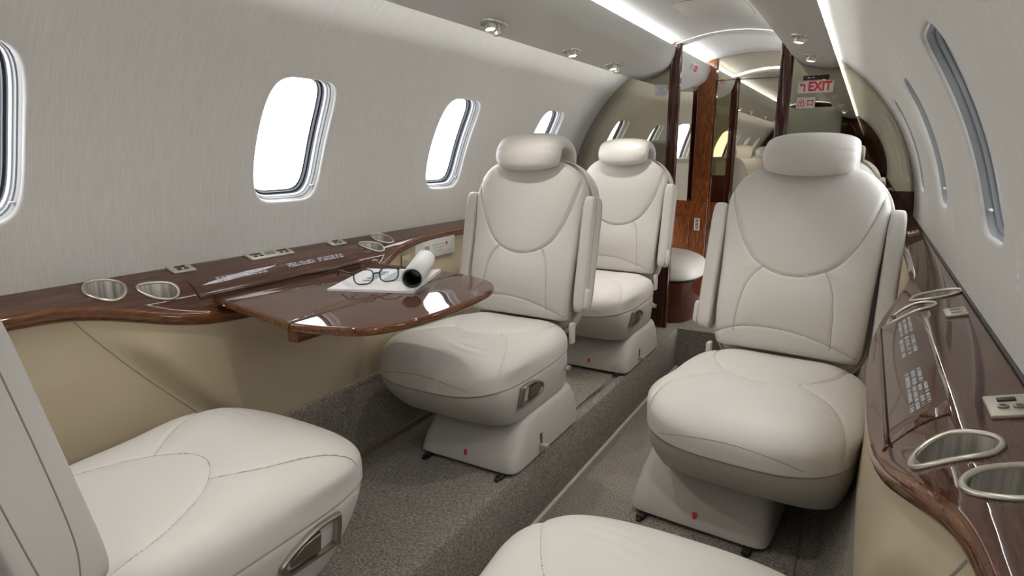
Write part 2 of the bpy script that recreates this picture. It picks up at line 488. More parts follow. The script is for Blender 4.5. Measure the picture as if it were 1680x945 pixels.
# side ledges
def S(t): t = min(1, max(0, t)); return t * t * (3 - 2 * t)
YE = [Y0, -.6, -.45, -.25, .0, .45, .52, .586, .64, .70, .78, .87, 1.0, 1.25, 1.42, 1.52, 1.62, 1.79, 2.07, Y1]
XE = [.76, .76, .76, .76, .76, .76, .759, .755, .743, .725, .705, .693, .688, .688, .695, .712, .742, .772, .778, .778]
_yf = np.linspace(Y0 - .2, Y1 + .2, 2000); _xf = np.interp(_yf, YE, XE)
_k = np.exp(-(np.arange(-40, 41) * (_yf[1] - _yf[0]) / .030) ** 2); _k /= _k.sum()
_xs = np.convolve(np.pad(_xf, 40, mode='edge'), _k, mode='valid')
def xe(y): return float(np.interp(y, _yf, _xs))
def zs(x):
    q = max(0, .84 - abs(x)); return .89 - .3 * q - 8.6 * max(0, q - .07) ** 2
NL = 14
def ledge_sec(side, y):
    e = xe(y) ; out = []
    for k in range(NL + 1):
        x = .852 - (.852 - e) * k / NL; out.append((x, zs(x)))
    z = zs(e)
    for dx, dz in ((-.006, -.004), (-.0095, -.010), (-.0095, -.018), (-.006, -.026), (.001, -.031), (.010, -.033)): out.append((e + dx, z + dz))
    out += [(.80, z - .036), (.852, z - .036)]
    return [(side * x, y, z_) for x, z_ in out]
def band(a): return 1
CUPS = {}
def cup_spec(side):
    # centre x, y, half-length across, half-length along, tilt (angle of the long axis from x in plan)
    return [(.790, .692, .044, .037, .5), (.753, .787, .024, .039, .30), (.798, 1.604, .038, .033, .35), (.764, 1.512, .024, .039, .42)] if side < 0 else \
           [(.795, .668, .042, .031, .12), (.755, .757, .035, .031, -.35), (.795, 1.528, .042, .030, .30), (.750, 1.440, .036, .030, .2)]
def cup_outline(side, sp, n=56, grow=0):
    cx, cy, a, c, t = sp; P = resample(sup(a + grow, c + grow, 2.25, 400), n); out = []
    for x, y in P:
        X = cx + x * math.cos(t) - y * math.sin(t); Yv = cy + x * math.sin(t) + y * math.cos(t)
        out.append((side * X, Yv))
    return out
def fixn(me):
    bm = bmesh.new(); bm.from_mesh(me); bmesh.ops.recalc_face_normals(bm, faces=bm.faces[:]); bm.to_mesh(me); bm.free()
def build_ledge(side):
    ys = np.unique(np.r_[np.linspace(Y0, .45, 14), np.linspace(.45, 2.1, 84), np.linspace(2.1, Y1 - .016, 14)])
    rings = [ledge_sec(side, y) for y in ys]
    v, f = loft(rings, cap=True)
    me = mk('ledge', v, f, 'wood', True, 50); fixn(me)
    me.materials.append(M['wood_edge'])
    n = len(rings[0])
    for p in me.polygons:
        if len(p.vertices) == 4 and NL < (min(i % n for i in p.vertices)) + .5 and max(i % n for i in p.vertices) <= NL + 6: p.material_index = 1
    o = link('ledge', me)
    for sp in cup_spec(side):
        cb = MB()
        P = cup_outline(side, sp, 56, .0005)
        rr = [[(x, y, .70) for x, y in P], [(x, y, 1.0) for x, y in P]]
        v, f = loft(rr); 
        cb.add(v, f)
        cm = cb.mesh('cut', 'wood'); fixn(cm); c = link('cut', cm)
        bpy.context.view_layer.update()
        md = o.modifiers.new('b', 'BOOLEAN'); md.operation = 'DIFFERENCE'; md.object = c; md.solver = 'EXACT'
        dg = bpy.context.evaluated_depsgraph_get(); me2 = bpy.data.meshes.new_from_object(o.evaluated_get(dg))
        o.modifiers.clear(); o.data = me2; bpy.data.objects.remove(c)
        print('LEDGE', side, len(me2.polygons))
    me2.polygons.foreach_set('use_smooth', [True] * len(me2.polygons))
    try: me2.set_sharp_from_angle(angle=R_(50))
    except Exception: pass
    return o
for s, w, bs in ((-1, 'left', 'holding the open table'), (1, 'right', 'beside the camera')):
    o = build_ledge(s); o.name = 'side_ledge'
    o['label'] = 'long glossy dark walnut side ledge along the %s cabin wall, %s' % (w, 'under three bright windows' if s < 0 else 'with closed table hatch')
    o['category'] = 'ledge'
CL = {(-1, 0): 'oblong metal cup holder, nearest the left picture edge on left ledge', (-1, 1): 'smaller metal cup holder beside the near end of the open table',
      (-1, 2): 'teardrop metal cup holder against left wall, beyond the open table', (-1, 3): 'oval metal cup holder on left ledge right at the hatch far end',
      (1, 0): 'large metal cup holder cut by the right picture edge', (1, 1): 'wide metal cup holder just nearer than the right ledge hatch',
      (1, 2): 'slim metal cup holder at far end of right hatch, by the wall', (1, 3): 'slim metal cup holder at far end of right hatch, by the seat'}
for side in (-1, 1):
    for ci, sp in enumerate(cup_spec(side)):
        P = cup_outline(side, sp)
        base = (side * sp[0], sp[1], zs(sp[0]))
        root = empty('cup_holder', base, label=CL[(side, ci)], cat='cup holder', group='cup holders in the side ledges')
        B = Vector(base)
        zt = [zs(x) + .002 for x, y in P]
        rings = [[(x - B.x, y - B.y, z - B.z) for (x, y), z in zip(P, zt)]]
        for dz in (.02, .05): rings.append([(x - B.x, y - B.y, -dz) for (x, y) in P])
        Pi = cup_outline(side, sp, 56, -.003)
        rings.append([(x - B.x, y - B.y, -.058) for (x, y) in Pi])
        v, f = loft(rings, cap=False); n = 56; v = list(v) + [(0, 0, -.058)]; k = len(v) - 1
        f = f + [(3 * n + j, 3 * n + (j + 1) % n, k) for j in range(n)]
        link('cup_wall', mk('cup', v, f, 'nickel', True, 40), root)
        v, f = tube([(x - B.x, y - B.y, zs(x) + .0015 - B.z) for x, y in cup_outline(side, sp, 56, .002)], .0034, 10, True)
        link('rim', mk('rim', v, f, 'nickel_flat'), root)

for s, nm in ((1, 'trim_7'),):
    v, f = tube([(s * .8385, y, .8925) for y in np.linspace(Y0 + .01, Y1 - .02, 40)], .0030, 6)
    link(nm, mk('gap', v, f, 'black'), kind='structure')
# tan lower side panels
def yseam(z): return .595 + .165 * (max(0, .85 - z) / .225) ** 1.15
def yb(z): return yseam(z) + .012
def xp(y, z, side):
    bl = S((y - yb(z)) / .060) * (1 - S((y - 1.46) / .10))
    xn = .752 - .035 * S((.84 - z) / .38)
    top = .722 - xn
    xw = .706 - .012 * S((.80 - z) / .3)
    x = xn * (1 - bl) + xw * bl
    xt = xe(y) + .006
    w = S((z - .70) / .09)
    return x * (1 - w) + xt * w
def build_panel(side):
    ys = np.unique(np.r_[np.linspace(Y0, .4, 16), np.linspace(.4, 2.0, 100), np.linspace(2.0, Y1 - .016, 16)])
    zz = np.linspace(.462, .875, 34); v = []; f = []
    for y in ys:
        ztop = zs(xe(y)) - .028
        for k in range(34):
            z = .462 + (ztop - .462) * k / 33
            v.append((side * xp(y, z, side), y, z))
    for i in range(len(ys) - 1):
        for j in range(33):
            a = i * 34 + j; q = (a, a + 1, a + 35, a + 34); f.append(q if side > 0 else q[::-1])
    return mk('side_panel', v, f, 'tan')
for s in (-1, 1):
    o = link('wall_lower_left' if s < 0 else 'wall_lower_right', build_panel(s), kind='structure')
    pts = []
    for k in range(25):
        z = .845 - .38 * k / 24
        y = yseam(z)
        pts.append((s * (xp(y, z, s) - .0002), y, z))
    v, f = tube(pts, .0016, 6)
    link('seam', mk('seam', v, f, 'shaded_thread'), o)

# table hatches (lids) in the ledges
def lid(side, y0, y1, xa, xb, lift):
    v = []; f = []; nx, ny = 16, 24
    def surf(x, y, up):
        t = (xa - x) / (xa - xb); return zs(x) + .0035 + lift * t ** 1.2 + up
    rings = []
    prof = []
    for k in range(nx + 1): prof.append((xa + (xb - xa) * k / nx, 0))
    for k in range(5):
        a = PI * (k + 1) / 6; prof.append((xb - .004 * math.sin(a), -.0055 + .0055 * math.cos(a)))
    for k in range(nx, -1, -1): prof.append((xa + (xb - xa) * k / nx, -.011))
    for i in range(ny + 1):
        y = y0 + (y1 - y0) * i / ny
        c = 0
        e = min(i, ny - i)
        if e == 0: c = -.0018
        ring = []
        for x, u in prof: ring.append((side * x, y, surf(max(x, xb), y, u + c)))
        rings.append(ring)
    v, f = loft(rings)
    if side > 0: f = [q[::-1] for q in f]
    return mk('lid', v, f, 'wood', True, 50), surf
me, surfL = lid(-1, .862, 1.405, .757, .716, .006)
lidL = link('table_hatch', me, label='open walnut table hatch lid along the left ledge, above the folding table', cat='hatch')
me, surfR = lid(1, .850, 1.455, .758, .699, .0)
lidR = link('table_hatch', me, label='closed glossy walnut table hatch on right ledge with white instructions', cat='hatch')
def letters(side, surf, blocks, parent):
    rnd = random.Random(7)
    for (x0, x1, ya, yb_, nl) in blocks:
        b = MB()
        for l in range(nl):
            x = x0 + (x1 - x0) * (l + .5) / nl; y = ya
            while y < yb_ - .003:
                w = rnd.choice([.0022, .003, .0018]); h = (x1 - x0) / nl * .32
                if rnd.random() > .14:
                    q = [(side * (x - h), y, surf(x - h, y, .0006)), (side * (x + h), y, surf(x + h, y, .0006)), (side * (x + h), y + w, surf(x + h, y, .0006)), (side * (x - h), y + w, surf(x - h, y, .0006))]
                    b.add(q, [(0, 1, 2, 3) if side > 0 else (3, 2, 1, 0)])
                y += w + .0012
        link('lettering', b.mesh('lettering', 'lettering', False), parent, label='pale printed instruction text')
letters(1, surfR, [(.722, .745, .895, .985, 4), (.722, .742, .99, 1.055, 3), (.722, .744, 1.14, 1.255, 3), (.724, .744, 1.27, 1.38, 3)], lidR)
letters(-1, surfL, [(.735, .750, .93, 1.08, 3), (.735, .750, 1.15, 1.25, 3), (.735, .750, 1.26, 1.36, 3)], lidL)
# hatch end strip on the right (the lid's lower flap line)
v, f = tube([(.6995, y, zs(.6995) + .006) for y in np.linspace(.852, 1.453, 30)], .0016, 6)
link('hatch_edge', mk('e', v, f, 'darkwood'), lidR)

# switch plates set into the ledges
def ledge_plate(side, x, y, wx, wy, label, feats):
    sl = math.atan2(zs(x - .01) - zs(x + .01), .02)     # surface falls inboard
    z = zs(x) + .001
    root = link('switch_plate', None, None, (side * x, y, z), (0, -side * .0, 0), label=label, cat='switch plate', group='control plates on the side ledges')
    root.rotation_euler = (0, -side * math.atan(.3), 0)
    link('plate', MB().add(*box(0, 0, .0015, wx, wy, .006, .002)).mesh('p', 'plate'), root)
    for nm, fx, fy, sx, sy, mm in feats:
        if nm == 'jack':
            b = MB(); 
            rings = [[(side * -fx + r * math.cos(a * PI / 8), fy + r * math.sin(a * PI / 8), zz) for a in range(16)] for r, zz in ((sx, .0045), (sx, .007), (sx * .6, .0075), (sx * .5, .0055))]
            b.add(*loft(rings)); link('jack', b.mesh('j', mm), root)
        else:
            link(nm, MB().add(*box(side * -fx, fy, .0052, sx, sy, .0025, .0006)).mesh('k', mm), root)
small = [('button', -.006, 0, .006, .026, 'black'), ('button', .007, -.009, .006, .010, 'black'), ('button', .007, .009, .006, .010, 'black')]
ledge_plate(-1, .820, .888, .040, .058, 'small silver control plate on left ledge beside the near cup holders', small)
ledge_plate(-1, .819, 1.410, .036, .062, 'small silver control plate on left ledge nearest the far cup holders', small)
big = [('button', -.006, -.045, .006, .034, 'black'), ('button', .007, -.053, .006, .010, 'black'), ('button', .007, -.033, .006, .010, 'black'), ('display', 0, 0, .015, .030, 'lcd'),
       ('button', -.006, .045, .006, .034, 'black'), ('button', .007, .035, .006, .010, 'black'), ('button', .007, .055, .006, .010, 'black')]
ledge_plate(-1, .819, 1.153, .042, .146, 'long silver control plate with small display in the middle of left ledge', big)
rp = [('jack', .006, -.010, .0055, 0, 'dark_metal'), ('jack', -.008, -.012, .0055, 0, 'dark_metal'), ('button', .0, .013, .018, .010, 'black')]
ledge_plate(1, .812, .855, .042, .064, 'silver plate with two round jacks on the right ledge near the camera', rp)
ledge_plate(1, .810, 1.345, .034, .056, 'silver switch plate on the right ledge beyond the hatch, beside slim cups', [('button', 0, -.012, .016, .012, 'greyp'), ('button', 0, .012, .016, .012, 'greyp')])
ledge_plate(1, .812, 2.66, .036, .070, 'far silver switch plate on right ledge behind the front right seat', small)

# control panel in the tan wall beyond the table
root = link('cabin_controller', None, None, (-.771, 1.870, .813), label='white cabin control panel set in the tan wall beyond the left table', cat='control panel')
q = MB().add(*box(.001, 0, 0, .008, .25, .070, .003)); link('frame', q.mesh('f', 'whitep'), root)
link('face', MB().add(*box(.0055, .008, 0, .004, .180, .044, .0015)).mesh('f', 'paper'), root)
link('display', MB().add(*box(.0085, -.060, -.002, .002, .026, .030, .0006)).mesh('f', 'greyp'), root)
bb = MB()
for r_, (zz, n0) in enumerate(((.011, 7), (0, 5), (-.011, 4))):
    for k in range(n0): bb.add(*box(.0080, -.025 + r_ * .012 + k * .013, zz, .0012, .006, .003))
link('buttons', bb.mesh('b', 'greyp', False), root)
link('indicator', MB().add(*box(.0082, .066, .011, .0015, .008, .012)).mesh('b', 'red', False), root, label='red indicator')
root = link('power_socket', None, None, (-.748, 1.665, .795), label='small dark power socket in tan wall just beyond the left table', cat='socket')
link('surround', MB().add(*box(.002, 0, 0, .008, .045, .040, .003)).mesh('f', 'tan'), root)
link('insert', MB().add(*box(.0065, -.004, -.006, .004, .022, .020, .0015)).mesh('f', 'greyp'), root)

# ------------------------------------------------------------------ seats
def qz(o, R=(0, 0, 0)): return o
# -- seat cushion
def co():
    P = sup(.243, .29, 4.4, 400, 0, .065)
    y = P[:, 1]; x = P[:, 0]
    P[:, 0] = x * (1 - .05 * np.clip((-y) / .2, 0, 1))
    P[:, 1] = np.where(y > .1, .1 + (y - .1) * (1.0 + .12 * (1 - (x / .24) ** 2)), y)
    return P
CS = [spline([(-.175, -.16), (-.16, -.06), (-.11, .04), (-.05, .095), (.0, .11), (.05, .095), (.11, .04), (.16, -.06), (.175, -.16)], 5),
      spline([(-.222, .33), (-.200, .25), (-.150, .15), (-.085, .07)], 5), spline([(.222, .33), (.200, .25), (.150, .15), (.085, .07)], 5)]
_g = groove(CS, .0040, .0042, .004, .03)
def cd(x, y):
    d = _g(x, y)
    d = d - .012 * np.exp(-((x / .16) ** 2 + ((y + .06) / .13) ** 2)) + .012 * np.exp(-(((y - .23) / .10) ** 2))
    d += .0012 * np.sin(y * 230 + 6 * np.sin(x * 14)) * np.exp(-(((x + .10) / .07) ** 2 + ((y - .24) / .05) ** 2))
    return d
def cwarp(V):
    z = V[:, 2].copy(); y = V[:, 1]
    V[:, 2] = z - .016 * np.clip((y - .20) / .18, 0, 1) ** 2 * (z > 0)
    side = np.abs(V[:, 0]) / .24
    return V
cv, cf = pad(co(), .094, .014, 3.8, 72, (0, .05), 4, cwarp, cd)
cv[:, 2] += .297
ME = {}
ME['cushion'] = mk('seat_cushion', cv, cf, 'leather'); ME['cushion_seam'] = seam_mesh(cv, cf, CS, 'z'); ME['front_seam'] = seam_mesh(cv, cf, [spline([(.15, .300), (.10, .316), (.03, .326), (-.04, .326), (-.11, .316), (-.165, .300)], 6)], 'y')
# front arc seam on the cushion's face
def drop(x, y):
    s = cv[(np.abs(cv[:, 0] - x) < .01)]
    return s
# -- shroud under the cushion
def shroud():
    rings = []
    def R(w, y0, y1, z, n=4.2): return rring(w, (y1 - y0) / 2, n, 96, z, 0, (y0 + y1) / 2)
    O = resample(co(), 96); Bt = resample(sup(.213, .226, 6.0, 400, 0, .014), 96)
    for t, z, ins in ((0, .150, .04), (0, .150, .008), (.015, .153, .003), (.05, .160, 0), (.12, .172, 0), (.35, .200, 0), (.6, .228, 0), (.82, .255, 0), (.95, .275, 0), (1, .299, .001), (1, .303, .006), (1, .304, .03)):
        tt = t ** .55; P = Bt * (1 - tt) + O * tt
        c = np.array([0, .03]); r_ = 1 - ins / .22
        P = c + (P - c) * r_ * (.995 if t > .9 else 1)
        rings.append([(p[0], p[1], z) for p in P])
    v, f = loft(rings)
    return mk('shroud', v, f, 'vinyl', True, 60)
ME['shroud'] = shroud()
# -- pedestal
def pedestal():
    rings = []
    def R(w, y0, y1, z, n=7): return rring(w, (y1 - y0) / 2, n * 1.5, 96, z, 0, (y0 + y1) / 2)
    for a in ((.172, -.225, .250, .012, 9), (.178, -.228, .256, .014, 9), (.178, -.228, .256, .022, 9), (.176, -.226, .238, .06, 8), (.172, -.222, .205, .10, 7), (.166, -.21, .170, .135, 6), (.160, -.195, .145, .152, 6), (.13, -.16, .11, .160, 5)):
        rings.append(R(*a))
    v, f = loft(rings)
    return mk('pedestal', v, f, 'vinyl', True, 60)
ME['pedestal'] = pedestal()
ME['tag'] = mk('tag', *box(.0, .2485, .045, .010, .004, .018, .001), 'redtag')
def fitting():
    b = MB(); b.add(*box(0, 0, .006, .022, .030, .012, .003)); b.add(*box(0, .016, .004, .012, .022, .008, .002)); return b.mesh('fitting', 'black')
ME['fitting'] = fitting()
def lever(s):
    return MB().add(*box(s * .190, .083, .040, .026, .022, .014, .003)).mesh('lever', 'plate'), MB().add(*box(s * .1775, .080, .058, .003, .012, .044, .001)).mesh('slot', 'dark_metal')
ME['lever', 1], ME['slot', 1] = lever(1); ME['lever', -1], ME['slot', -1] = lever(-1)
# -- back cushion
def sym(pts): # right side from bottom mid to top mid -> closed ccw outline
    r = spline(pts, 10); l = r[::-1].copy(); l[:, 0] *= -1
    return np.vstack([r, l[1:-1]])
BO = sym([(0, 0), (.10, -.001), (.178, -.001), (.196, .014), (.201, .06), (.206, .20), (.214, .33), (.219, .41), (.211, .468), (.178, .518), (.12, .552), (.05, .568), (0, .571)])
_u = [(.208, .50), (.200, .455), (.180, .388), (.152, .322), (.112, .266), (.058, .234)]
US = spline([(-a, c) for a, c in _u] + [(0, .224)] + _u[::-1], 6)
BS = [US, spline([(-.085, .245), (-.118, .20), (-.135, .13), (-.142, .045)], 5), spline([(.085, .245), (.106, .20), (.118, .13), (.122, .030)], 5),
      spline([(-.195, .035), (-.12, .062), (-.02, .068), (.08, .052), (.195, .012)], 6)]
_b = groove(BS, .0042, .0042, .004, .035)
def bd(x, t):
    d = _b(x, t)
    # upper head panel is a touch proud
    up = 1 / (1 + np.exp(-(t - (.224 + 3.2 * x ** 2 + 90 * x ** 4)) / .004))
    return d + .003 * up
bv, bf = pad(BO, .053, .045, 4.6, 76, (0, .28), 4, None, bd)
def upright(V):  # pad plane (x,t), height -> forward (+y)
    V = np.array(V); return np.stack([-V[:, 0], V[:, 2], V[:, 1]], 1)
bv2 = upright(bv)
# lumbar curvature
bv2[:, 1] += .018 * np.exp(-((bv2[:, 2] - .13) / .12) ** 2) - .006
ME['back'] = mk('backrest_cushion', bv2, bf, 'leather'); ME['back_seam'] = seam_mesh(bv2, bf, BS, 'y')
SO = sym([(0, -.065), (.10, -.062), (.165, -.045), (.200, .0), (.216, .08), (.226, .20), (.233, .32), (.233, .40), (.217, .478), (.172, .538), (.11, .568), (.05, .576), (0, .578)])
sv, sf = pad(SO, .028, .125, 5, 30, (0, .27), 3.0)
sv2 = upright(sv); sv2[:, 1] += -.060
ME['shell'] = mk('back_shell', sv2, sf, 'shell')
# welt along the shell's front edge
wl = [( -p[0] * .985, -.037, .27 + (p[1] - .27) * .985) for p in resample(SO, 160)]
v, f = tube(wl, .0035, 6, True); ME['welt'] = mk('welt', v, f, 'leather')
# -- armrests stowed upright beside the back
def armrest():
    O = sup(.047, .200, 8, 300, -.020, .238)      # (d, t)
    V, F = pad(O, .022, .022, 6, 22, (-.020, .238), 6)
    V = np.stack([V[:, 2], V[:, 0], V[:, 1]], 1)
    return V, F
av, af = armrest()
for s in (1, -1):
    W = av.copy(); W[:, 0] = W[:, 0] + s * .238; W[:, 1] += .010 - .02 * (W[:, 2] - .25)
    ME['armrest', s] = mk('armrest', W, af, 'shell')
    bv_ = BVHTree.FromPolygons([Vector(p) for p in W], af); q_ = MB()
    for L in (spline([(.012, .445), (.012, .25), (.008, .12), (-.004, .060)], 8), spline([(-.040, .445), (-.038, .25), (-.036, .10), (-.030, .055)], 8)):
        pts = []
        for p in L:
            h_ = bv_.ray_cast(Vector((s * 1.0, p[0] - .02 * (p[1] - .25), p[1])), Vector((-s, 0, 0)))
            if h_[0] is not None: pts.append(h_[0])
        if len(pts) > 3: q_.add(*tube(pts, .0010, 5))
    ME['armseam', s] = q_.mesh('seam', 'shaded_thread')
    O = sup(.017, .036, 4, 200, 0, 0); V, F = pad(O, .012, .002, 5, 10, (0, 0), 3)
    V = np.stack([V[:, 2] * s + s * .259, V[:, 0] + .020, V[:, 1] + .085], 1)
    if s < 0: F = [q[::-1] for q in F]
    ME['latch', s] = mk('armrest_latch', V, F, 'shell')
# -- headrest : arch over the top of the back
def headrest():
    path = spline([(.050, .520), (.060, .540), (.062, .570), (.050, .605), (.014, .626), (-.035, .630), (-.080, .614), (-.104, .580), (-.110, .540), (-.106, .515)], 8)
    n = len(path); rings = []
    for i, p in enumerate(path):
        t = path[min(i + 1, n - 1)] - path[max(i - 1, 0)]; t = t / np.linalg.norm(t)
        u = i / (n - 1)
        th = float(np.interp(u, [0, .04, .1, .25, .42, .6, .8, 1], [.016, .030, .036, .036, .030, .021, .015, .012]))
        w = float(np.interp(u, [0, .03, .08, .2, .4, .7, .95, 1], [.100, .113, .122, .127, .124, .118, .112, .106]))
        e = 1.0
        if i < 4: th *= (.25, .6, .85, .97)[i]; w -= (.012, .006, .002, 0)[i]
        if i > n - 4: th *= (.95, .8, .4)[i - n + 3]
        nx = np.array([-t[1], t[0]])
        R = resample(sup(w, th, 3.2 if u > .25 else 2.7, 300), 64)
        rings.append([(r[0], p[0] + nx[0] * r[1] - .010 * (r[0] / w) ** 2 * (1 - u), p[1] + nx[1] * r[1] + (.012 * (r[0] / w) ** 2 if u < .12 else (.012 - .10 * (u - .12)) * (r[0] / w) ** 2 if u < .3 else -.006 * (r[0] / w) ** 2)) for r in R])
    v, f = loft(rings)
    return mk('headrest', v, f, 'leather', True, 80)
ME['head'] = headrest()
# -- recline handle recess on the aisle side
def handle(s):
    P = [(-.066, -.004), (-.060, -.022), (-.045, -.030), (.058, -.036), (.066, -.030), (.066, .020), (.058, .030), (.010, .030), (-.040, .014)]
    O = spline(P, 5, True); O = resample(O, 80) * np.array([1.08, 1.06])
    I = O * .80; fr = MB()
    rings = [[(s * (.0 + dx), q[0], q[1]) for q in K] for K, dx in ((O, -.004), (O, .004), (O * .96, .0065), (I * 1.03, .0065), (I, .003), (I, -.016))]
    v, f = loft(rings, cap=False); fr.add(v, f)
    fm = fr.mesh('frame', 'handle')
    bk = mk('pocket', [(s * -.010, q[0], q[1]) for q in I], [tuple(range(80))], 'black', False)
    lv = MB(); L = [(-.046, -.016), (.020, -.024), (.020, .018), (-.020, .014), (-.044, .0)]
    Lp = L if s > 0 else L
    v, f = prism([(a, c) for a, c in Lp], 0, .010, .0025)
    v = [(s * (-.004 + p[2]), p[0], p[1]) for p in v]
    lv.add(v, f)
    return fm, bk, lv.mesh('lever', 'dark_metal')
for s in (1, -1):
    ME['hframe', s], ME['hpocket', s], ME['hlever', s] = handle(s)
    q = MB(); rings = [[(s * (.0 + d), r * math.cos(a * PI / 8), r * math.sin(a * PI / 8)) for a in range(16)] for d, r in ((-.004, .009), (.003, .009), (.004, .006), (.010, .005), (.011, .002))]
    q.add(*loft(rings)); q.add(*box(s * .010, 0, 0, .004, .005, .014, .001)); ME['knob', s] = q.mesh('knob', 'chrome')
def belt(s):
    b = MB(); b.add(*box(s * .214, -.195, .335, .014, .030, .075, .004)); return b.mesh('hinge', 'shell')
for s in (1, -1): ME['hinge', s] = belt(s)

SEATS = []
def seat(x, y, yaw, label, aisle, recline=11, baseoff=.06, backyaw=0):
    root = empty('armchair', (x, y, .22), yaw, label=label, cat='seat', group='cream leather cabin seats')
    link('pedestal', ME['pedestal'], root, (aisle * baseoff, 0, 0))
    link('maintenance_tag', ME['tag'], root, (aisle * baseoff, 0, 0), label='small red tag')
    for fx in (-.135, .135): link('floor_fitting', ME['fitting'], root, (aisle * baseoff + fx, .262, 0))
    tl_ = link('track_lever', ME['lever', aisle], root, (aisle * baseoff, 0, 0)); link('slot', ME['slot', aisle], tl_)
    link('seat_shroud', ME['shroud'], root)
    c_ = link('seat_cushion', ME['cushion'], root); link('seam', ME['cushion_seam'], c_); link('seam', ME['front_seam'], c_)
    h = link('recline_handle', ME['hframe', aisle], root, (aisle * .2410, .150, .253), (0, aisle * R_(8), 0), label='brushed metal recline handle')
    link('pocket', ME['hpocket', aisle], h); link('lever', ME['hlever', aisle], h)
    link('knob', ME['knob', aisle], root, (aisle * .2340, -.105, .242)).scale = (1.3, 1.3, 1.3)
    link('hinge_cover', ME['hinge', aisle], root)
    R = (R_(recline), 0, 0); P = (0, -.205, .372)
    sh = link('back_shell', ME['shell'], root, P, R); link('welt', ME['welt'], sh)
    c_ = link('backrest_cushion', ME['back'], root, P, R); link('seam', ME['back_seam'], c_)
    link('headrest', ME['head'], root, P, R)
    for s in (1, -1):
        a = link('armrest', ME['armrest', s], root, P, R); link('seam', ME['armseam', s], a)
        if y > 1: link('armrest_latch', ME['latch', s], a)
    SEATS.append(root); return root
# facing the camera (front -y): local +x is world -x
seat(-.405, 1.68, PI, 'cream leather seat facing the camera, just beyond the open wood table', -1)
seat(.470, 1.68, PI - R_(4), 'cream leather seat facing the camera, large one on right of aisle', 1, recline=16, baseoff=.10)
seat(-.405, 2.66, PI, 'cream leather seat facing the camera, second back on left of aisle', -1)
seat(.470, 2.66, PI, 'cream leather seat mostly hidden behind the large right seat', 1)
# facing away (front +y)
seat(-.405, .52, 0, 'cream leather seat at lower left, seen from behind its backrest', 1, recline=10)
seat(.455, .52, 0, 'cream leather seat at bottom edge, only its cushion corner showing', -1, recline=62)

# ------------------------------------------------------------------ folding table
TZ = .825
tab = empty('folding_table', (-.45, 1.15, TZ), label='glossy walnut folding table pulled out from the left ledge', cat='table')
def edged(me):
    me.materials.append(M['wood_edge'])
    for p in me.polygons:
        if p.normal.z < .8: p.material_index = 1
    return me
def tl(p): return [(x + .45, y - 1.15) for x, y in p]
inner = [(-.735, .895), (-.56, .866), (-.368, .826), (-.3665, .83), (-.3665, 1.4440), (-.50, 1.452), (-.61, 1.455), (-.735, 1.455)]
outer = spline([(-.3635, .8255), (-.30, .836), (-.235, .858), (-.200, .880), (-.178, .912), (-.161, .96), (-.150, 1.03), (-.147, 1.10), (-.150, 1.19), (-.160, 1.27), (-.175, 1.325), (-.195, 1.362), (-.222, 1.390), (-.26, 1.414), (-.31, 1.431), (-.3635, 1.4436)], 5)
v, f = prism(tl(inner), -.019, 0, .007, 4); o = link('inner_leaf', edged(mk('leaf', v, f, 'wood', True, 30)), tab)
v, f = prism(tl([tuple(p) for p in outer]), -.019, 0, .007, 4); o = link('outer_leaf', edged(mk('leaf', v, f, 'wood', True, 30)), tab)
for bb_ in ((.075, -.26, -.035, .030, .10, .026, .003), (-.12, 0, -.030, .20, .05, .018, .004), (-.12, .2, -.030, .20, .03, .018, .004)):
    link('support_bracket', MB().add(*box(*bb_)).mesh('br', 'wood_edge'), tab)
# slot fascia below the lid
q = MB(); q.add(*box(-.720, 1.135, .795, .04, .54, .04, .004)); 
fas = link('slot_fascia', q.mesh('f', 'wood_edge'), lidL); 

# magazine
def rot2(x, y, a): return x * math.cos(a) - y * math.sin(a), x * math.sin(a) + y * math.cos(a)
mag = empty('magazine', (-.470, 1.255, TZ), R_(22), label='open white magazine lying flat on the wood table, glasses on top', cat='magazine')
def pages(w, l, z0, z1, jit, lip):
    nx = 20; v = []; f = []
    rings = []
    for i in range(nx + 1):
        x = -w / 2 + w * i / nx; up = .004 * math.exp(-((x - w / 2) / .02) ** 2) + .0012 * math.sin(x * 30 + jit)
        rings.append([(x, -l / 2, z0), (x, l / 2, z0), (x, l / 2, z1 + up), (x, -l / 2, z1 + up)])
    return loft(rings)
link('page_block', mk('pg', *pages(.225, .285, .0003, .0055, 0, 0), 'paper', False), mag)
v, f = pages(.221, .280, .0058, .0062, .9, 0)
link('top_page', mk('pg', v, f, 'paper', False), mag)
q = MB(); rnd = random.Random(3)
for k in range(13):
    yy = .115 - k * .012
    x = -.02
    q.add(*box(x + .055, yy, .0078, .09, .0035, .0003))
for k in range(5): q.add(*box(-.045, .09 - k * .03, .0078, .030, .014, .0003))
link('printed_lines', q.mesh('pr', 'print', False), mag)
q = MB()
# rolled magazine
roll_a = Vector((-.325, 1.180, TZ + .0345)); roll_b = Vector((-.475, 1.430, TZ + .0345))
ax = (roll_b - roll_a); Ln = ax.length; ang = math.atan2(ax.y, ax.x)
roll = link('rolled_magazine', None, None, roll_a, (0, 0, ang), label='white magazine rolled into a tube at the far side of table', cat='magazine')
def roll_mesh(r0, r1, turns, off, x0, x1):
    n = int(90 * turns); v = []; f = []
    for i in range(n + 1):
        t = i / n; a = off + t * turns * 2 * PI; r = r0 + (r1 - r0) * t
        for x in (x0, x1): v.append((x, r * math.cos(a), r * math.sin(a)))
    for i in range(n): f.append((2 * i, 2 * i + 1, 2 * i + 3, 2 * i + 2))
    return v, f
o = link('outer_pages', mk('r', *roll_mesh(.0240, .0275, 2.2, 0, 0, Ln), 'paper'), roll)
sm = o.modifiers.new('s', 'SOLIDIFY'); sm.thickness = .0008
